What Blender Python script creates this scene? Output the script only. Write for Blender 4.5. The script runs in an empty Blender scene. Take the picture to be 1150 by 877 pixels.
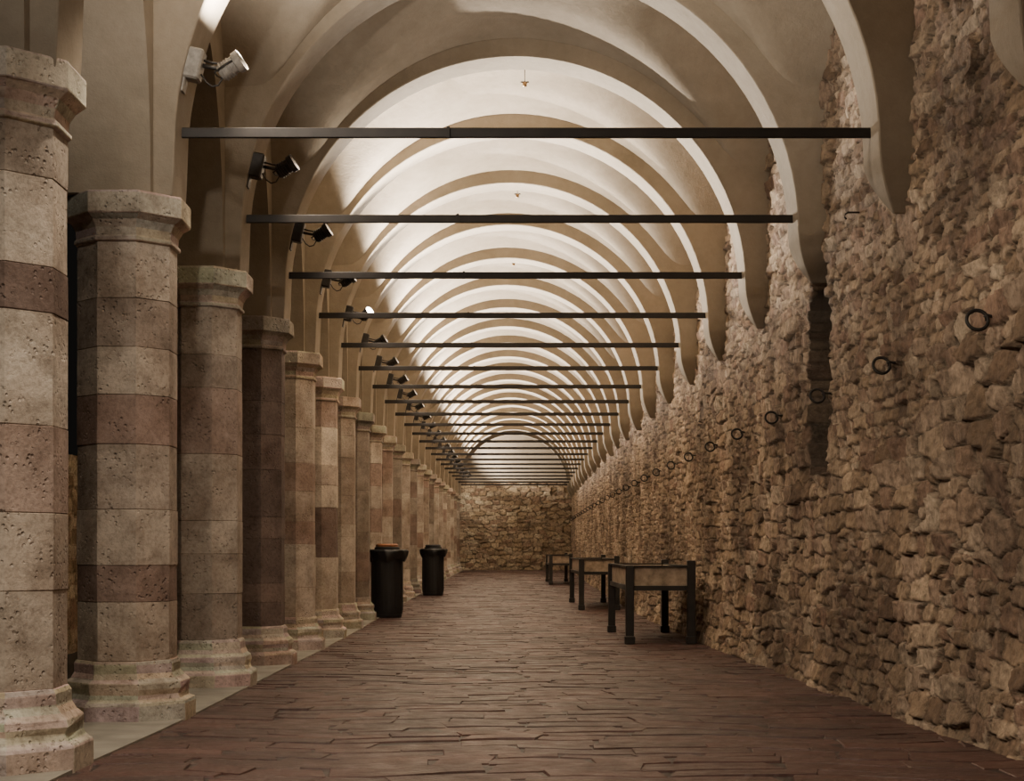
import bpy, math, random
import numpy as np
from mathutils import Vector, Matrix
random.seed(7); rng=np.random.RandomState(5)
S=2.6; U=S/1715.0; EYE=1.12
C=bpy.context.scene.collection
_t=np.linspace(-20,90,2201)
_f=np.interp(_t/S,[-3,2.67,3.67,4.67,5.67,6.67,8.67,10,14,25],[.08,.076,.02,0,-.02,-.05,-.075,-.07,-.02,.20])
_k=np.exp(-np.linspace(-2,2,61)**2); _k/=_k.sum()
_f=np.convolve(np.pad(_f,30,mode='edge'),_k,'valid')
def fl(y): return np.interp(y,_t,_f)
def off(y):
    t=np.maximum(np.asarray(y,dtype=float)/S-9.5,0)
    r=.68*(t/16.1)**1.4
    return r if np.ndim(y) else float(r)

# ------------------------------------------------ materials
def newmat(name):
    m=bpy.data.materials.new(name); m.use_nodes=True
    nt=m.node_tree; b=nt.nodes['Principled BSDF']
    return m,nt,b
def N(nt,t,**kw):
    n=nt.nodes.new(t)
    for k,v in kw.items(): setattr(n,k,v)
    return n
def noise(nt,coord,scale,detail=4,rough=.6):
    n=N(nt,'ShaderNodeTexNoise'); n.inputs['Scale'].default_value=scale
    n.inputs['Detail'].default_value=detail; n.inputs['Roughness'].default_value=rough
    nt.links.new(coord,n.inputs['Vector']); return n
def ramp(nt,fac,stops):
    r=N(nt,'ShaderNodeValToRGB'); e=r.color_ramp.elements
    while len(e)<len(stops): e.new(.5)
    for i,(p,c) in enumerate(stops):
        e[i].position=p; e[i].color=(c[0],c[1],c[2],1)
    nt.links.new(fac,r.inputs['Fac']); return r
def mix(nt,mode,fac,a,b):
    m=N(nt,'ShaderNodeMix',data_type='RGBA',blend_type=mode)
    for s,v in ((0,fac),(6,a),(7,b)):
        if hasattr(v,'links') or hasattr(v,'is_linked'): nt.links.new(v,m.inputs[s])
        elif isinstance(v,(int,float)): m.inputs[s].default_value=v
        else: m.inputs[s].default_value=(v[0],v[1],v[2],1)
    return m.outputs[2]
def bump(nt,b,h,strength,dist,prev=None):
    n=N(nt,'ShaderNodeBump'); n.inputs['Strength'].default_value=strength; n.inputs['Distance'].default_value=dist
    nt.links.new(h,n.inputs['Height'])
    if prev: nt.links.new(prev.outputs[0],n.inputs['Normal'])
    nt.links.new(n.outputs[0],b.inputs['Normal']); return n
def geo(nt):
    return N(nt,'ShaderNodeNewGeometry').outputs['Position']
def plaster():
    m,nt,b=newmat('plaster'); p=geo(nt)
    n1=noise(nt,p,.9,6); n2=noise(nt,p,9,5,.7); n3=noise(nt,p,70,3,.7)
    c=ramp(nt,n1.outputs[0],[(.3,(.255,.21,.15)),(.5,(.325,.272,.203)),(.72,(.385,.325,.25))])
    c2=ramp(nt,n2.outputs[0],[(.3,(.80,.78,.76)),(.7,(1,1,1))])
    nt.links.new(mix(nt,'MULTIPLY',.7,c.outputs[0],c2.outputs[0]),b.inputs['Base Color'])
    b.inputs['Roughness'].default_value=.9
    q=bump(nt,b,n2.outputs[0],.35,.02); bump(nt,b,n3.outputs[0],.35,.006,q); return m
def stonecol():
    m,nt,b=newmat('column_stone'); p=geo(nt)
    a=N(nt,'ShaderNodeAttribute',attribute_name='col')
    n1=noise(nt,p,5,6,.65); n2=noise(nt,p,38,5,.7); n0=noise(nt,p,1.6,4)
    v=N(nt,'ShaderNodeTexVoronoi'); v.inputs['Scale'].default_value=34; nt.links.new(p,v.inputs['Vector'])
    c=ramp(nt,n1.outputs[0],[(.25,(.50,.46,.42)),(.5,(.94,.92,.89)),(.75,(1.2,1.18,1.15))])
    c2=ramp(nt,n2.outputs[0],[(.3,(.56,.53,.50)),(.55,(1,1,1))])
    c0=ramp(nt,n0.outputs[0],[(.35,(.66,.60,.56)),(.6,(1.05,1.05,1.05))])
    x=mix(nt,'MULTIPLY',1.0,a.outputs['Color'],c.outputs[0]); x=mix(nt,'MULTIPLY',.8,x,c2.outputs[0]); x=mix(nt,'MULTIPLY',1.0,x,c0.outputs[0])
    nt.links.new(x,b.inputs['Base Color']); b.inputs['Roughness'].default_value=.78
    pit=ramp(nt,v.outputs['Distance'],[(.05,(0,0,0)),(.35,(1,1,1))])
    n4=noise(nt,p,7,3); msk=ramp(nt,n4.outputs[0],[(.50,(1,1,1)),(.62,(0,0,0))])
    hh=mix(nt,'LIGHTEN',1.0,pit.outputs[0],msk.outputs[0])
    q=bump(nt,b,n1.outputs[0],.25,.02); q=bump(nt,b,hh,.9,.016,q); bump(nt,b,n2.outputs[0],.55,.010,q); return m
def rubble(name,tint=(1,1,1),blotch=.50):
    m,nt,b=newmat(name); p=geo(nt)
    r=N(nt,'ShaderNodeAttribute',attribute_name='rnd'); e=N(nt,'ShaderNodeAttribute',attribute_name='edge'); dk=N(nt,'ShaderNodeAttribute',attribute_name='slot_shade')
    n1=noise(nt,p,13,8,.72); n2=noise(nt,p,60,5,.75); n0=noise(nt,p,.7,3); n5=noise(nt,p,28,4,.7)
    c=ramp(nt,r.outputs['Fac'],[(0,(.22,.155,.11)),(.2,(.46,.36,.26)),(.4,(.60,.50,.385)),(.6,(.38,.265,.205)),(.8,(.70,.615,.50)),(1,(.33,.23,.18))])
    s=ramp(nt,n1.outputs[0],[(.32,(.40,.37,.34)),(.5,(.92,.89,.86)),(.68,(1.34,1.30,1.25))])
    x=mix(nt,'MULTIPLY',.95,c.outputs[0],s.outputs[0])
    s0=ramp(nt,n0.outputs[0],[(.38,(blotch,blotch*.93,blotch*.87)),(.62,(1.1,1.08,1.05))]); x=mix(nt,'MULTIPLY',1.0,x,s0.outputs[0])
    mo=ramp(nt,n5.outputs[0],[(.42,(.05,.037,.025)),(.66,(.28,.225,.165))])
    x=mix(nt,'MIX',e.outputs['Fac'],mo.outputs[0],x)
    x=mix(nt,'MIX',dk.outputs['Fac'],x,(.035,.027,.02))  # recess shade mixed into the stone colour
    x=mix(nt,'MULTIPLY',1.0,x,tint)
    nt.links.new(x,b.inputs['Base Color']); b.inputs['Roughness'].default_value=.9
    q=bump(nt,b,n1.outputs[0],.8,.05); q=bump(nt,b,n5.outputs[0],.55,.015,q); bump(nt,b,n2.outputs[0],.7,.008,q); return m
def brickfloor():
    m,nt,b=newmat('floor_brick'); p=geo(nt)
    a=N(nt,'ShaderNodeAttribute',attribute_name='col')
    n1=noise(nt,p,1.2,5); n2=noise(nt,p,30,5,.7); n3=noise(nt,p,6,4)
    c=ramp(nt,n1.outputs[0],[(.3,(.58,.54,.52)),(.7,(1.2,1.15,1.15))]); c2=ramp(nt,n2.outputs[0],[(.3,(.50,.48,.46)),(.65,(1.1,1.1,1.1))])
    x=mix(nt,'MULTIPLY',1.0,a.outputs['Color'],c.outputs[0]); x=mix(nt,'MULTIPLY',.8,x,c2.outputs[0])
    nt.links.new(x,b.inputs['Base Color'])
    rr=ramp(nt,n3.outputs[0],[(.3,(.34,.34,.34)),(.7,(.60,.60,.60))]); nt.links.new(rr.outputs[0],b.inputs['Roughness'])
    q=bump(nt,b,n3.outputs[0],.6,.045); bump(nt,b,n2.outputs[0],.65,.012,q); return m
def simple(name,col,rough=.6,metal=0,nscale=25,var=.3,bd=.003):
    m,nt,b=newmat(name); tc=N(nt,'ShaderNodeTexCoord').outputs['Object']
    n=noise(nt,tc,nscale,5)
    lo=tuple(c*(1-var) for c in col); hi=tuple(min(c*(1+var),1) for c in col)
    c=ramp(nt,n.outputs[0],[(.3,lo),(.7,hi)]); nt.links.new(c.outputs[0],b.inputs['Base Color'])
    b.inputs['Roughness'].default_value=rough; b.inputs['Metallic'].default_value=metal
    bump(nt,b,n.outputs[0],.4,bd); return m
PL=plaster(); ST=stonecol(); RB=rubble('rubble_stone',(.98,.94,.885),.45); RB2=rubble('rubble_stone_end',(.88,.90,.84),.8); FB=brickfloor()
IRON=simple('dark_iron',(.022,.018,.015),.6,.3); IRONR=simple('rod_iron',(.022,.018,.015),.55,.3,6)
BLK=simple('black_plastic',(.008,.008,.009),.6); BAG=simple('bin_bag',(.009,.009,.010),.4,0,14,.3,.02)
ORG=simple('orange_rim',(.30,.12,.05),.5); WOOD=simple('tray_wood',(.36,.28,.20),.6,0,9,.45); DWOOD=simple('dark_wood',(.020,.016,.013),.5,0,9)
GREY=simple('lamp_grey',(.30,.275,.24),.5); DGREY=simple('lamp_dark',(.03,.026,.022),.45); BRASS=simple('brass',(.25,.15,.07),.4,.6)
KERB=simple('kerb_stone',(.28,.26,.215),.75,0,3,.25,.01); GRD=simple('ground_dark',(.03,.028,.025),.8,0,2)
def emis(name,col,s):
    m,nt,b=newmat(name); b.inputs['Base Color'].default_value=(.8,.8,.8,1)
    b.inputs['Emission Color'].default_value=(*col,1); b.inputs['Emission Strength'].default_value=s; return m
GLOW=emis('lamp_glass',(1,.9,.75),25)
GLASS=simple('lens_dark',(.1,.09,.08),.1)

# ------------------------------------------------ mesh helpers
def mk(name,v,f,mat,parent=None,loc=(0,0,0),smooth=False,sharp=None,col=None):
    me=bpy.data.meshes.new(name); me.from_pydata([tuple(p) for p in v],[],f); me.update()
    me.materials.append(mat)
    if smooth:
        me.polygons.foreach_set('use_smooth',[True]*len(me.polygons))
        if sharp: me.set_sharp_from_angle(angle=math.radians(sharp))
    if col is not None:
        a=me.attributes.new('col','FLOAT_COLOR','FACE'); a.data.foreach_set('color',np.array(col,dtype=np.float32).ravel())
    o=bpy.data.objects.new(name,me); C.objects.link(o); o.location=loc
    if parent: o.parent=parent
    return o
class G:
    def __init__(s): s.v=[]; s.f=[]
    def add(s,v,f):
        k=len(s.v); s.v+= [tuple(p) for p in v]; s.f+=[tuple(i+k for i in q) for q in f]; return s
    def box(s,c,d,M=None,ch=0):
        x,y,z=[q/2 for q in d]; c=Vector(c)
        if ch<=0:
            P=[(i*x,j*y,k*z) for k in(-1,1) for j in(-1,1) for i in(-1,1)]
            F=[(0,2,3,1),(4,5,7,6),(0,1,5,4),(2,6,7,3),(0,4,6,2),(1,3,7,5)]
        else:
            P=[];F=[]
            for zz,ins in((-z,ch),(-z+ch,0),(z-ch,0),(z,ch)):
                a=x-ins;b=y-ins
                P+=[(a-ch,-b,zz),(a,-b+ch,zz),(a,b-ch,zz),(a-ch,b,zz),(-a+ch,b,zz),(-a,b-ch,zz),(-a,-b+ch,zz),(-a+ch,-b,zz)]
            for l in range(3):
                for i in range(8): F.append((l*8+i,l*8+(i+1)%8,l*8+8+(i+1)%8,l*8+8+i))
            F.append(tuple(range(7,-1,-1))); F.append(tuple(range(24,32)))
        P=[Vector(p) for p in P]
        if M: P=[M@p for p in P]
        return s.add([p+c for p in P],F)
    def lathe(s,prof,n=24,M=None,c=(0,0,0),rot=0,cap=True):
        P=[];F=[];c=Vector(c)
        for r,z in prof:
            for i in range(n):
                a=2*math.pi*(i+rot)/n; P.append(Vector((r*math.cos(a),r*math.sin(a),z)))
        for l in range(len(prof)-1):
            for i in range(n): F.append((l*n+i,l*n+(i+1)%n,(l+1)*n+(i+1)%n,(l+1)*n+i))
        if cap:
            F.append(tuple(range(n-1,-1,-1))); F.append(tuple(range((len(prof)-1)*n,len(prof)*n)))
        if M: P=[M@p for p in P]
        return s.add([p+c for p in P],F)
    def tube(s,pts,r,n=8,closed=False):
        pts=[Vector(p) for p in pts]; m=len(pts); P=[];F=[]
        for i,p in enumerate(pts):
            if closed: t=pts[(i+1)%m]-pts[i-1]
            else: t=pts[min(i+1,m-1)]-pts[max(i-1,0)]
            q=t.to_track_quat('Z','Y')
            for k in range(n):
                a=2*math.pi*k/n; P.append(p+q@Vector((r*math.cos(a),r*math.sin(a),0)))
        for i in range(m if closed else m-1):
            j=(i+1)%m
            b=0
            if closed and j==0:
                b=min(range(n),key=lambda q:(P[q]-P[i*n]).length)
            for k in range(n): F.append((i*n+k,i*n+(k+1)%n,j*n+(k+1+b)%n,j*n+(k+b)%n))
        if not closed: F+= [tuple(range(n-1,-1,-1)),tuple(range((m-1)*n,m*n))]
        return s.add(P,F)
def empty(name,loc,label,cat,group=None):
    o=bpy.data.objects.new(name,None); C.objects.link(o); o.location=loc; o.empty_display_size=.1
    o['label']=label; o['category']=cat
    if group: o['group']=group
    return o
def struct(o): o['kind']='structure'; return o

ZA=[3.84+i for i in range(-5,22)]       # arch planes (in bays)
XC=138*U; SPR=EYE+1700*U; R=1487*U; CAPT=3.38
YEND=25.55*S
# ------------------------------------------------ vault (ceiling)
K=26; th=[math.pi/2*k/K for k in range(K+1)]
zs=EYE+1490*U; H=(3262-1490)*U; BULGE=.20
V=[];F=[]
def smax(a,b,k=.22):
    h_=max(k-abs(a-b),0)/k
    return max(a,b)+h_*h_*k*.25
for a in ZA:
    y0=a*S; ym=y0+S/2
    us=[(-math.cos(t),k) for k,t in enumerate(th)]+[(math.cos(th[k]),k) for k in range(K-1,-1,-1)]
    base=len(V); n=len(us)
    for (v,j) in us:
        for (u,i) in us:
            rx=2.40 if u<0 else 2.56
            x=XC+u*rx; y=ym+v*S/2
            si=H*math.sin(th[i]); sj=H*math.sin(th[j])
            z=zs+smax(si,sj)+BULGE*(1-v*v)*(1-u*u)**.8
            V.append((x+off(y),y,z))
    for r in range(n-1):
        for c in range(n-1):
            q=[base+r*n+c,base+r*n+c+1,base+(r+1)*n+c+1,base+(r+1)*n+c]
            same=(r<K)==(c<K)
            if same: F+=[(q[0],q[2],q[1]),(q[0],q[3],q[2])]
            else: F+=[(q[0],q[3],q[1]),(q[1],q[3],q[2])]
struct(mk('ceiling',V,F,PL,smooth=True,sharp=60))
# ------------------------------------------------ transverse arches
for n,a in enumerate(ZA):
    y=a*S; ox=off(y); HD=.215
    inn=[(-2.06,CAPT),(-2.05,3.55)]; out=[(-2.77,CAPT),(-2.77,3.55)]; hd=[HD,HD]
    M=44
    for i in range(M+1):
        t=math.pi*(1-i/M); cx=math.cos(t); sx=math.sin(t)
        inn.append((XC+R*cx,SPR+R*sx)); ro=R+.40
        xo=max(-2.77,min(2.84,XC+ro*cx*1.12)); out.append((xo,SPR+ro*sx))
        hd.append(HD)
    for q in range(1,9):
        t=q/8; inn.append((2.463+.15*t**1.7,3.70-.39*t)); out.append((2.84,3.70-.39*t)); hd.append(HD*(1-t**1.4)+.012)
    V=[];F=[]
    for (ix,iz),(oxx,oz),h in zip(inn,out,hd):
        V+=[(ix,-h,iz),(ix,h,iz),(oxx,-h,oz),(oxx,h,oz)]
    L=len(inn)
    for i in range(L-1):
        b=i*4; c=b+4
        F+=[(b,b+1,c+1,c),(b,c,c+2,b+2),(b+1,b+3,c+3,c+1),(b+2,c+2,c+3,b+3)]
    F+=[(0,2,3,1),(4*L-4,4*L-3,4*L-1,4*L-2)]
    o=mk('trim_%d'%(n+1),V,F,PL,loc=(ox,y,0),smooth=True,sharp=30)
    struct(o)
    bv=o.modifiers.new('b','BEVEL'); bv.width=.010; bv.segments=2; bv.limit_method='ANGLE'; bv.angle_limit=math.radians(50)
# ------------------------------------------------ arcade wall (left) with openings
V=[];F=[]
for a in ZA:
    y0=a*S; ym=y0+S/2; hw=S/2-.30
    pts=[(-S/2,CAPT),(-hw,CAPT)]+[(-hw*math.cos(math.pi*i/24),CAPT+.15+1.65*math.sin(math.pi*i/24)) for i in range(25)]+[(hw,CAPT),(S/2,CAPT)]
    b=len(V)
    for (dy,z) in pts:
        yy=ym+dy; o_=off(yy)
        V+=[(-2.18+o_,yy,z),(-2.76+o_,yy,z),(-2.18+o_,yy,6.8),(-2.76+o_,yy,6.8)]
    for i in range(len(pts)-1):
        p=b+i*4;q=p+4
        F+=[(p,p+2,q+2,q),(p+1,q+1,q+3,p+3),(p,q,q+1,p+1)]
struct(mk('wall_left',V,F,PL))
# ------------------------------------------------ rubble walls
def vnoise(x,y,seed):
    r=np.random.RandomState(seed).rand(256,256)
    xi=np.floor(x).astype(int); yi=np.floor(y).astype(int); fx=x-xi; fy=y-yi
    fx=fx*fx*(3-2*fx); fy=fy*fy*(3-2*fy)
    g=lambda i,j:r[i%256,j%256]
    return (g(xi,yi)*(1-fx)+g(xi+1,yi)*fx)*(1-fy)+(g(xi,yi+1)*(1-fx)+g(xi+1,yi+1)*fx)*fy
def stones(s,t,cw,chh,seed,amp=1.0):
    s2=s+.04*(vnoise(s*1.7,t*2.3,seed+1)-.5)*2+.022*(vnoise(s*9,t*9,seed+8)-.5); t2=t+.05*(vnoise(s*.7,t*1.5,seed+2)-.5)*2+.020*(vnoise(s*8,t*8,seed+6)-.5)
    X=s2/cw; Y=t2/chh
    r=np.random.RandomState(seed+3); A=r.rand(512,64); B=r.rand(512,64); Cc=r.rand(512,64); D=r.rand(512,64); E=r.rand(512,64)
    yi=np.floor(Y).astype(int)
    d1=np.full(X.shape,9.);d2=np.full(X.shape,9.);c1=np.zeros(X.shape);h1=np.zeros(X.shape);dx1=np.zeros(X.shape);dy1=np.zeros(X.shape); tl=np.zeros(X.shape)
    for dj in(-1,0,1):
        jj=yi+dj; so=(jj*.37)%1.0; Xo=X+so; xi=np.floor(Xo).astype(int)
        for di in(-2,-1,0,1,2):
            ii=xi+di
            px=ii+.5+(A[ii%512,jj%64]-.5)*.85; py=jj+.5+(B[ii%512,jj%64]-.5)*.30
            dx=Xo-px; dy=Y-py
            w=.70+.65*E[ii%512,jj%64]
            d=((np.abs(dx))**3.4+(np.abs(dy)*1.05)**3.4)**(1/3.4)/w
            cl=d<d1
            d2=np.where(cl,d1,np.minimum(d2,d))
            c1=np.where(cl,Cc[ii%512,jj%64],c1);h1=np.where(cl,D[ii%512,jj%64],h1);tl=np.where(cl,E[ii%512,jj%64],tl);dx1=np.where(cl,dx,dx1);dy1=np.where(cl,dy,dy1)
            d1=np.where(cl,d,d1)
    e=np.clip((d2-d1-.02)/.06,0,1); e=e*e*(3-2*e)
    h=amp*(e*(.012+.032*h1)+e*(tl-.5)*.055*dx1+e*(c1-.5)*.055*dy1)
    n1=1-np.abs(2*vnoise(s*12,t*15,seed+4)-1)
    h+=.013*(n1-.5)+.012*(vnoise(s*27,t*31,seed+5)-.5)+.05*(vnoise(s*.9,t*1.1,seed+7)-.5)
    return h,c1,np.clip((d2-d1-.01)/.10,0,1)
def gridmesh(name,P,rnd,edge,mat,slot_shade=None):
    nr,nc=P.shape[:2]; me=bpy.data.meshes.new(name)
    idx=np.arange(nr*nc).reshape(nr,nc)
    q=np.stack([idx[:-1,:-1],idx[:-1,1:],idx[1:,1:],idx[1:,:-1]],-1).reshape(-1,4)
    me.vertices.add(nr*nc); me.vertices.foreach_set('co',P.reshape(-1).astype(np.float32))
    me.loops.add(q.size); me.loops.foreach_set('vertex_index',q.ravel().astype(np.int32))
    me.polygons.add(len(q)); me.polygons.foreach_set('loop_start',np.arange(0,q.size,4,dtype=np.int32))
    me.update(calc_edges=True); me.validate()
    me.polygons.foreach_set('use_smooth',np.ones(len(me.polygons),dtype=bool))
    at=[('rnd',rnd),('edge',edge)]
    if slot_shade is not None: at.append(('slot_shade',slot_shade))
    for nm,ar in at:
        a=me.attributes.new(nm,'FLOAT','POINT'); a.data.foreach_set('value',ar.ravel().astype(np.float32))
    me.materials.append(mat); o=bpy.data.objects.new(name,me); C.objects.link(o); return struct(o)
ys=[3.0]
while ys[-1]<YEND+.2: ys.append(ys[-1]+.012*(max(ys[-1],6)/6)**1.35)
ys=np.array(ys); zz=np.arange(-.16,6.7,.0135)
Yg,Zg=np.meshgrid(ys,zz)
h,rn,ed=stones(Yg,Zg+1,.20,.088,11,1.0)
h2,rn2,ed2=stones(Yg,Zg+1,.31,.15,41,1.4)
sel=vnoise(Yg*.8,Zg*1.3,77)+.14*np.clip(1.5-Zg,-1,1); m=(sel>.58).astype(float)
h=h*(1-m)+h2*m; rn=rn*(1-m)+rn2*m; ed=ed*(1-m)+ed2*m
wx=2.71-h
wx-= .10*np.clip((.5-Zg)/.6,0,1)**2
def sm(a,b,x): 
    t=np.clip((x-a)/(b-a),0,1); return t*t*(3-2*t)
Ya=4.72*S; Yb=4.97*S
topz=3.62-((Yg-(Ya+Yb)/2)/.33)**2*.25
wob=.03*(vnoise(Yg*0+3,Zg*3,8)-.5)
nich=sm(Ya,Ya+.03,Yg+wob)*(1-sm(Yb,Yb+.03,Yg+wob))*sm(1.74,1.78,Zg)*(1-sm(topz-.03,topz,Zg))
slot_shade=sm(Ya-.03,Ya+.01,Yg+wob)*(1-sm(Yb+.03,Yb+.10,Yg+wob))*sm(1.70,1.76,Zg)*(1-sm(topz-.02,topz+.03,Zg))  # mask for the shade painted inside the recess and on its jamb
wx+=.75*nich
P=np.stack([wx+off(Yg),Yg,Zg],-1)
gridmesh('wall_right',P,rn,ed,RB,slot_shade*(.74+.20*sm(2.5,3.3,Zg)))
xs=np.arange(-2.4,4.0,.03); zz=np.arange(0,4.02,.03); Xg,Zg=np.meshgrid(xs,zz)
h,rn,ed=stones(Xg+20,Zg+1,.36,.17,91,1.4)
P=np.stack([Xg,YEND-h*1.5,Zg],-1)
gridmesh('wall_back',P,rn,ed,RB2)
g_=G(); g_.box((.8,YEND,5.45),(6.6,.12,2.9)); struct(mk('wall_back_plaster',g_.v,g_.f,PL))
# ------------------------------------------------ floor: worn pavers laid crosswise
V=[];F=[];CO=[]
def fp(x,y,dz): return (x+off(y),y,float(fl(y))+dz)
ymin,ymax=-2.0,YEND+.1
cols=[(.100,.049,.038),(.108,.053,.041),(.090,.046,.037),(.112,.058,.046),(.096,.053,.042),(.080,.044,.036)]
def warp(x,y):
    return y+.10*math.sin(x*1.9+.5*math.sin(y*.8))+.05*math.sin(x*4.3+y*.9+1)+.018*math.sin(x*10.1+y*2.3)
row=0; y=ymin
while y<ymax:
    d=random.uniform(.15,.29); x=-2.35+random.uniform(-.3,0); 
    while x<2.95:
        l=random.uniform(.28,.75); g=.0015
        sk=random.uniform(-.2,.2); sk2=random.uniform(-.045,.045)
        dz=random.gauss(0,.0022); tx=random.gauss(0,.007); ty=random.gauss(0,.013)
        cs=[(x+g,y+g),(x+l-g,y+g+sk2),(x+l-g+sk*.3,y+d-g+sk2),(x+g+sk*.3,y+d-g)]
        mx=x+l/2; my=y+d/2
        b=len(V); nseg=4
        for lvl in(0,1):
            ins=.005*lvl
            for k in range(nseg+1):
                t=k/nseg
                for e_ in(0,1):
                    p0=cs[0] if e_==0 else cs[3]; p1=cs[1] if e_==0 else cs[2]
                    X=p0[0]*(1-t)+p1[0]*t; Y=p0[1]*(1-t)+p1[1]*t
                    X+= ins*(1 if k==0 else -1 if k==nseg else 0); Y+=ins*(1 if e_==0 else -1)
                    V.append(fp(X,warp(X,Y),-.008 if lvl==0 else dz+tx*(X-mx)+ty*(Y-my)))
        T=b+2*(nseg+1); fs=[]
        for k in range(nseg):
            fs.append((T+2*k,T+2*k+2,T+2*k+3,T+2*k+1))
            fs.append((b+2*k,b+2*k+2,T+2*k+2,T+2*k)); fs.append((b+2*k+3,b+2*k+1,T+2*k+1,T+2*k+3))
        fs.append((b+1,b,T,T+1)); fs.append((b+2*nseg,b+2*nseg+1,T+2*nseg+1,T+2*nseg))
        F+=fs; c=random.choice(cols); s_=random.uniform(.85,1.15); CO+=[(c[0]*s_,c[1]*s_,c[2]*s_,1)]*len(fs)
        x+=l
    y+=d; row+=1
yy=np.linspace(-6,YEND+.2,140)
b=len(V)
for y in yy: V+=[fp(-2.9,y,-.007),fp(3.0,y,-.007)]
for i in range(len(yy)-1): F.append((b+2*i,b+2*i+1,b+2*i+3,b+2*i+2)); CO.append((.032,.021,.017,1))
struct(mk('floor',V,F,FB,col=CO))
V=[];F=[]
for y in yy: V+=[fp(-1.99,y,-.05),fp(-1.99,y,.012),fp(-3.0,y,.012),fp(-3.0,y,-.3)]
for i in range(len(yy)-1):
    for k in range(3): F.append((4*i+k,4*i+4+k,4*i+5+k,4*i+1+k))
struct(mk('trim_40',V,F,KERB))
struct(mk('floor_outside',[(-60,-6,-.35),(-2.95,-6,-.35),(-2.95,90,-.35),(-60,90,-.35)],[(0,1,2,3)],GRD))
xs=np.arange(8,60,.06); zz=np.arange(-.4,2.5,.05); Yg,Zg=np.meshgrid(xs,zz)
h,rn,ed=stones(Yg,Zg+1,.4,.2,55)
gridmesh('wall_outside',np.stack([-6+h,Yg,Zg],-1),rn,ed,RB2)

# ------------------------------------------------ columns
PALE=[(.63,.565,.48),(.70,.635,.545),(.59,.525,.445),(.65,.585,.50)]; ROSE=[(.47,.355,.30),(.44,.33,.28),(.50,.39,.33)]; DK=[(.27,.20,.17),(.235,.175,.15)]
MUTE=[(.53,.46,.39),(.50,.43,.365),(.57,.50,.42)]
ap=1/math.cos(math.pi/8)
def octa(rings,rot=.5):
    g_=G(); g_.lathe([(r*ap,z) for r,z in rings],8,rot=rot); return g_
def jit(v,rs,a): return [(x+rs.uniform(-a,a),y+rs.uniform(-a,a),z+rs.uniform(-a,a)*.6) for x,y,z in v]
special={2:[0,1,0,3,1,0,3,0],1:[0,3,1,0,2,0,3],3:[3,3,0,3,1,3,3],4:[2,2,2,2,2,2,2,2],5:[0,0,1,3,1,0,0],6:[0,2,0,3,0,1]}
for n in range(1,24):
    y=(n+1.84)*S
    if y>YEND-.5: break
    rs=random.Random(100+n); fz=float(fl(y))-.02; ox=off(y)
    o=empty('column',(-2.395+ox,y,fz),'octagonal stone column of pale and rose blocks on moulded base','column','arcade columns')
    if n==4: o['label']='octagonal stone column of dark weathered stone on moulded base'
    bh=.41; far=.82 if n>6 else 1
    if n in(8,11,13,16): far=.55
    pr=[(.41,0),(.413,.13),(.405,.15),(.375,.165),(.365,.20),(.375,.235),(.372,.27),(.34,.295),(.322,.33),(.318,.385),(.305,bh)]
    g_=octa(pr); c0=rs.choice(PALE)
    v=jit(g_.v,rs,.006)
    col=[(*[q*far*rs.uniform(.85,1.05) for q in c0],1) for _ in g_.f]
    b_=mk('base',v,g_.f,ST,o,col=col); bv=b_.modifiers.new('b','BEVEL'); bv.width=.004; bv.segments=1; bv.limit_method='ANGLE'
    z0=bh-.003; z1=CAPT-.30-fz+(.05 if n==1 else 0); pat=special.get(n,[rs.choice([0,3,0,3,3,1]) for _ in range(rs.choice([6,7,8]))]); nb=len(pat)
    hs=[rs.uniform(.5,1.5) for _ in range(nb)]; t=sum(hs); hs=[q/t*(z1-z0) for q in hs]
    rings=[];cc=[];z=z0
    for k in range(nb):
        r=.298+rs.uniform(-.003,.003)
        rings+=[(r-.006,z),(r,z+.004),(r,z+hs[k]-.003)]
        pal=[PALE,ROSE,DK,MUTE][pat[k]]; c1=rs.choice(pal); sp=rs.randrange(8); f1=rs.uniform(.88,1.08); f2=f1*rs.uniform(.90,1.10)
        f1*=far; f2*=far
        if n==3: f1*=.88;f2*=.88
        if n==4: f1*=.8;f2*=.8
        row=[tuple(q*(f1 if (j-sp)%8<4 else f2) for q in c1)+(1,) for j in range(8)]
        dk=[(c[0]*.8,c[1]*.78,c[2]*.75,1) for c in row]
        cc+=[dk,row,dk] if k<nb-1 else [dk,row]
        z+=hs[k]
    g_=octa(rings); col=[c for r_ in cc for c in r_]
    while len(col)<len(g_.f): col.append((.4,.35,.3,1))
    s_=mk('shaft',jit(g_.v,rs,.002),g_.f,ST,o,col=col[:len(g_.f)]); bv=s_.modifiers.new('b','BEVEL'); bv.width=.003; bv.segments=1; bv.limit_method='ANGLE'; bv.angle_limit=math.radians(40)
    zc=z1-.008
    pr=[(.298,zc),(.318,zc+.008),(.318,zc+.030),(.303,zc+.04),(.310,zc+.09),(.335,zc+.135),(.372,zc+.165),(.383,zc+.172),(.383,zc+.295),(.375,zc+.312)]
    g_=octa(pr); c0=rs.choice(PALE); kf=.6 if n in(4,) else far
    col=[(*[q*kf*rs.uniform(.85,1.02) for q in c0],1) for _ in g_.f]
    k_=mk('capital',jit(g_.v,rs,.003),g_.f,ST,o,col=col); bv=k_.modifiers.new('b','BEVEL'); bv.width=.004; bv.segments=1; bv.limit_method='ANGLE'
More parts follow.
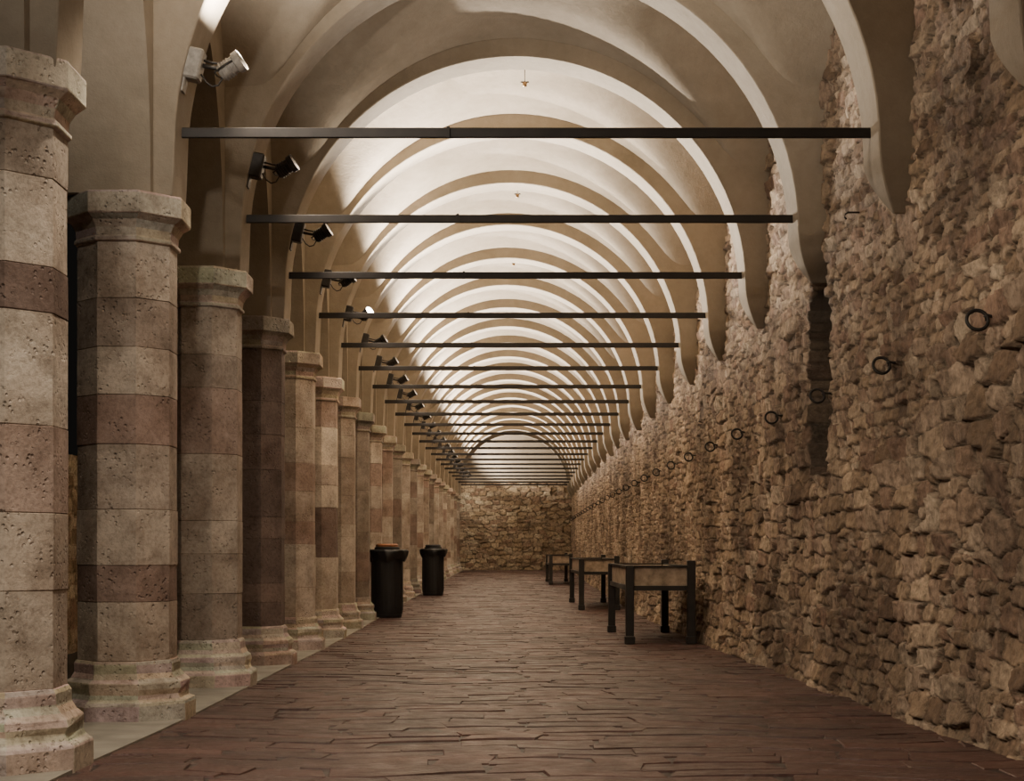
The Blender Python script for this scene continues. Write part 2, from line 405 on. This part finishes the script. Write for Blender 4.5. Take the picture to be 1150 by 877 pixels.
# ------------------------------------------------ tie rods
g_=G(); xl=-2.10; xr=2.52; g_.box(((xl+xr)/2,0,0),(xr-xl,.03,.065),ch=.004)
g_.box((-.30,-.018,0),(.02,.02,.072))
ROD=None
for i in range(0,22):
    y=(3.84+i)*S
    if y>YEND-.2: break
    if ROD is None:
        o=mk('tie_rod',g_.v,g_.f,IRONR); ROD=o
        o['label']='dark flat iron tie bar spanning between arch springings'; o['category']='tie rod'; o['group']='iron tie rods across the vaults'
    else:
        o=ROD.copy(); C.objects.link(o)
    o.location=(off(y),y,EYE+1807*U-.02)
# ------------------------------------------------ spotlights
LZ=EYE+2040*U; LX=XC-math.sqrt(R*R-(LZ-SPR)**2)
def lampfix(loc,energy,lit,wide,fill,aim=(.60,-.42,.68),down=(.40,.20,-.87)):
    o=empty('spotlight',loc,'grey arm-mounted spotlight with dangling cable on arch springing' if lit==0 else ('dark arm-mounted spotlight with dangling cable on arch springing' if lit==1 else 'lit arm-mounted spotlight with glowing lens on arch springing'),'spotlight','vault spotlights')
    A=GREY if lit==0 else DGREY
    g1=G(); M=Matrix.Rotation(math.radians(12),3,'Y')
    g1.box((.045,0,.03),(.11,.13,.20),M,ch=.012); g1.box((-.01,0,-.02),(.03,.10,.26),M,ch=.005)
    mk('mounting_box',g1.v,g1.f,A,o)
    g2=G(); g2.tube([(.08,0,.03),(.15,0,.015),(.22,-.01,.0)],.014); g2.tube([(.10,0,.06),(.16,0,.045),(.23,0,.035)],.008)
    mk('arm',g2.v,g2.f,DGREY,o,smooth=True)
    D=Vector((.80,-.16,.46)).normalized()
    if lit==2: D=Vector((.68,-.55,.48)).normalized()
    if aim[1]>0.3: D=Vector((.80,.22,.50)).normalized()
    q=D.to_track_quat('Z','Y').to_matrix()
    c=Vector((.27,0,.01))
    g3=G(); g3.lathe([(.03,-.07),(.052,-.065),(.056,-.03),(.056,.05),(.070,.055),(.072,.10),(.066,.10),(.060,.07)],20,M=q,c=c)
    for k in range(4): g3.lathe([(.056,-.05+k*.02),(.064,-.048+k*.02),(.064,-.042+k*.02),(.056,-.04+k*.02)],20,M=q,c=c)
    mk('housing',g3.v,g3.f,A,o,smooth=True,sharp=35)
    g4=G(); g4.lathe([(.062,.090),(.062,.098)],20,M=q,c=c); mk('lens',g4.v,g4.f,GLOW if lit==2 else GLASS,o)
    g5=G(); g5.tube([(.09,0,-.03),(.12,0,-.08),(.16,0,-.11),(.20,0,-.10),(.225,0,-.06),(.23,0,-.03)],.006); mk('cable',g5.v,g5.f,DGREY,o,smooth=True)
    g6=G(); g6.tube([c+q@Vector(p) for p in((-.07,0,.05),(-.072,0,-.02),(-.06,0,-.085),(0,0,-.095),(.06,0,-.085),(.072,0,-.02),(.07,0,.05))],.007,6)
    mk('bracket',g6.v,g6.f,DGREY,o)
    if energy>0:
        L=bpy.data.lights.new('bulb','SPOT'); L.energy=energy; L.color=(1,.90,.78); L.spot_size=math.radians(wide); L.spot_blend=.8; L.shadow_soft_size=.04
        lo=bpy.data.objects.new('bulb',L); C.objects.link(lo); lo.parent=o
        lo.location=c+D*.14; lo.rotation_euler=Vector(aim).to_track_quat('-Z','Y').to_euler()
    if fill>0:  # extra downward beam added as fill for walls, floor and columns
        L=bpy.data.lights.new('fill_down','SPOT'); L.energy=fill; L.color=(1,.85,.69); L.shadow_soft_size=.05; L.spot_size=math.radians(136); L.spot_blend=.7
        lo=bpy.data.objects.new('fill_down',L); C.objects.link(lo); lo.parent=o
        lo.location=c+D*.2; lo.rotation_euler=Vector(down).to_track_quat('-Z','Y').to_euler()
    return o
for i in range(-4,22):
    y=(3.84+i)*S
    if y>YEND-.2: break
    e,w_,sp={-4:(60,130,360),-3:(60,130,360),-2:(90,120,330),-1:(150,130,200),0:(800,160,95),1:(18,140,84),2:(80,140,64)}.get(i,(2300,114,42))  # negative indices: unseen fixtures added as fill for near columns and arch faces
    aim=(.60,-.50,.63); down=(.40,.20,-.87)
    if i==-1: aim=(.05,.92,.30)
    if i==-2: aim=(.10,.92,.25)
    if i==0: aim=(.45,-.02,.90)
    if i==21: aim=(.6,.35,.5); e=1300; down=(.5,.6,-.6); sp=90
    if i==20: sp=70; down=(.5,.7,-.5)
    lampfix((LX+off(y)+.005,y-(.13 if i<21 else -.13),LZ),e,2 if i==4 else (0 if i<1 else 1),w_,sp,aim,down)
# ------------------------------------------------ ceiling sensors
zcr=zs+H+.055+BULGE
for z in [6.34+2*i for i in range(9)]:
    y=z*S; o=empty('ceiling_fixture',(.33+off(y),y,zcr-.16),'small brass hanging fixture at the vault crown','ceiling fixture','small fixtures along the vault crown')
    g1=G(); g1.tube([(0,0,.20),(0,0,.0)],.004,6); g1.tube([(-.045,0,0),(.045,0,0)],.008); mk('stem',g1.v,g1.f,IRON,o)
    g2=G(); g2.lathe([(.010,-.05),(.024,-.045),(.026,-.01),(.012,0)],12); mk('bulb_holder',g2.v,g2.f,BRASS,o,smooth=True)
# ------------------------------------------------ iron rings on wall
for k in range(28):
    z=3.13+.775*k; y=z*S
    if y>YEND-.4: break
    if 4.68<z<5.0: continue
    o=empty('iron_ring',(2.65+off(y),y,EYE+1.24),'round black iron ring hanging from a staple in rubble wall','iron ring','iron rings along the rubble wall')
    ang=random.uniform(-.5,.3)
    g1=G(); pts=[(-.075+.055*math.cos(t),.02*math.sin(t+ang),-.02+.055*math.sin(t)) for t in [2*math.pi*q/24 for q in range(24)]]
    g1.tube(pts,.010,8,closed=True); mk('hoop',g1.v,g1.f,IRON,o,smooth=True)
    g2=G(); g2.tube([(.10,0,.0),(.0,0,.0),(-.022,0,.006),(-.036,0,-.004),(-.03,0,-.018),(-.012,0,-.016)],.009); mk('staple',g2.v,g2.f,IRON,o,smooth=True)
y=4.35*S; o=empty('wall_hook',(2.66,y,EYE+1644*U),'small dark iron hook fixed in rubble wall','hook')
g1=G(); g1.tube([(.1,0,0),(-.04,0,0),(-.06,0,-.012),(-.065,0,-.035),(-.05,0,-.05)],.007); mk('hook',g1.v,g1.f,IRON,o,smooth=True)
# ------------------------------------------------ litter bins
def bin_(x,z,hh,ww,lab,top):
    y=z*S; o=empty('litter_bin',(x,y,float(fl(y))),lab,'litter bin'); k=ww/.62; s=hh/1.25
    g1=G(); g1.lathe([(.225*k,.05*s),(.255*k,.06*s),(.262*k,.09*s),(.264*k,.55*s),(.266*k,1.02*s),(.268*k,1.08*s),(.25*k,1.09*s)],28)
    for a in range(14):
        t=2*math.pi*a/14; g1.box((.258*k*math.cos(t),.258*k*math.sin(t),.54*s),(.02,.045,.84*s),Matrix.Rotation(t,3,'Z'))
    mk('body',g1.v,g1.f,BLK,o,smooth=True,sharp=35)
    g2=G(); 
    g2.lathe([(.24*k,-.02),(.25*k,0),(.25*k,.035),(.22*k,.05)],28,c=(0,0,.02)); mk('foot',g2.v,g2.f,BLK,o,smooth=True,sharp=35)
    n=48;P=[];F=[]
    for l,(r,zz) in enumerate([(.20,1.09),(.26,1.135),(.30,1.13),(.318,1.10),(.305,1.03),(.28,.95)]):
        for i in range(n):
            t=2*math.pi*i/n; rr=(r+.010*math.sin(t*7+l)+.010*math.sin(t*13-l))*k+ (.035*k if math.cos(t)>.6 and l>1 else 0)
            P.append((rr*math.cos(t),rr*math.sin(t),(zz+ (.03*math.sin(t*5) if l>3 else 0))*s))
    for l in range(5):
        for i in range(n): F.append((l*n+i,l*n+(i+1)%n,(l+1)*n+(i+1)%n,(l+1)*n+i))
    mk('bin_bag',P,F,BAG,o,smooth=True)
    g4=G(); g4.lathe([(.205*k,1.08*s),(.215*k,1.13*s),(.21*k,1.165*s),(.18*k,1.185*s)],28); mk('collar',g4.v,g4.f,BLK,o,smooth=True,sharp=40)
    g4=G(); g4.lathe([(.14*k,1.18*s),(.188*k,1.18*s),(.192*k,1.21*s),(.165*k,1.23*s),(.13*k,1.21*s)],28)
    mk('lid',g4.v,g4.f,top,o,smooth=True,sharp=40)
bin_(-1.86,10.2,1.30,.64,'tall black litter bin with bag and orange-rimmed lid',ORG)
bin_(-1.50,14.4,1.26,.62,'black litter bin with bag beside stone column',BLK)
# ------------------------------------------------ stall tables
def table(x0,x1,z0,z1,lab,hgt=.94,ph=1.04):
    ya=z0*S; yb=z1*S; ym=(ya+yb)/2; f0=float(fl(ym)); w_=x1-x0; l=yb-ya
    o=empty('stall_table',((x0+x1)/2,ym,f0),lab,'table','stall tables beside the rubble wall')
    for sx in(-1,1):
        for sy in(-1,1):
            g1=G(); hz=ph-(.06 if sx<0 else 0); fz=float(fl(ym+sy*l/2))-f0
            g1.box((0,0,fz+hz/2+.01),(.10,.10,hz-.02-fz),ch=.008); g1.box((0,0,fz+.05),(.125,.125,.10),ch=.01)
            mk('leg',g1.v,g1.f,DWOOD,o,loc=(sx*w_/2,sy*l/2,0))
    g2=G(); zt=hgt-.10
    for sy in(-1,1): g2.box((0,sy*(l/2-.02),zt),(w_-.06,.035,.24),ch=.004)
    for sx in(-1,1): g2.box((sx*(w_/2-.02),0,zt),(.035,l-.06,.24),ch=.004)
    g2.box((0,0,zt-.03),(w_-.05,l-.05,.03)); mk('tray',g2.v,g2.f,WOOD,o)
    g3=G()
    for sy in(-1,1):
        g3.box((0,sy*l/2,hgt+.028),(w_,.055,.025)); g3.box((0,sy*l/2,zt-.14),(w_,.06,.06))
    for sx in(-1,1):
        g3.box((sx*w_/2,0,hgt+.028),(.055,l,.025)); g3.box((sx*w_/2,0,zt-.14),(.06,l,.06))
    mk('frame',g3.v,g3.f,DWOOD,o)
table(1.68,2.44,7.28,8.4,'wooden tray table with dark posts beside rubble wall')
table(1.68,2.36,11.3,12.7,'wooden tray table with dark posts beside rubble wall')
table(1.70,2.30,17.6,18.8,'small dark-legged tray table beside rubble wall',.84,.93)
# ------------------------------------------------ world + camera
wd=bpy.data.worlds.new('w'); bpy.context.scene.world=wd; wd.use_nodes=True
bg=wd.node_tree.nodes['Background']; bg.inputs[0].default_value=(.9,.8,.7,1); bg.inputs[1].default_value=.006
cam=bpy.data.cameras.new('camera'); co=bpy.data.objects.new('camera',cam); C.objects.link(co)
co.location=(0,0,EYE); co.rotation_euler=(math.pi/2,0,0)
cam.sensor_width=36; cam.sensor_fit='HORIZONTAL'; cam.lens=1715/1150*36
cam.shift_x=20/1150; cam.shift_y=178/1150; cam.clip_end=300
bpy.context.scene.camera=co
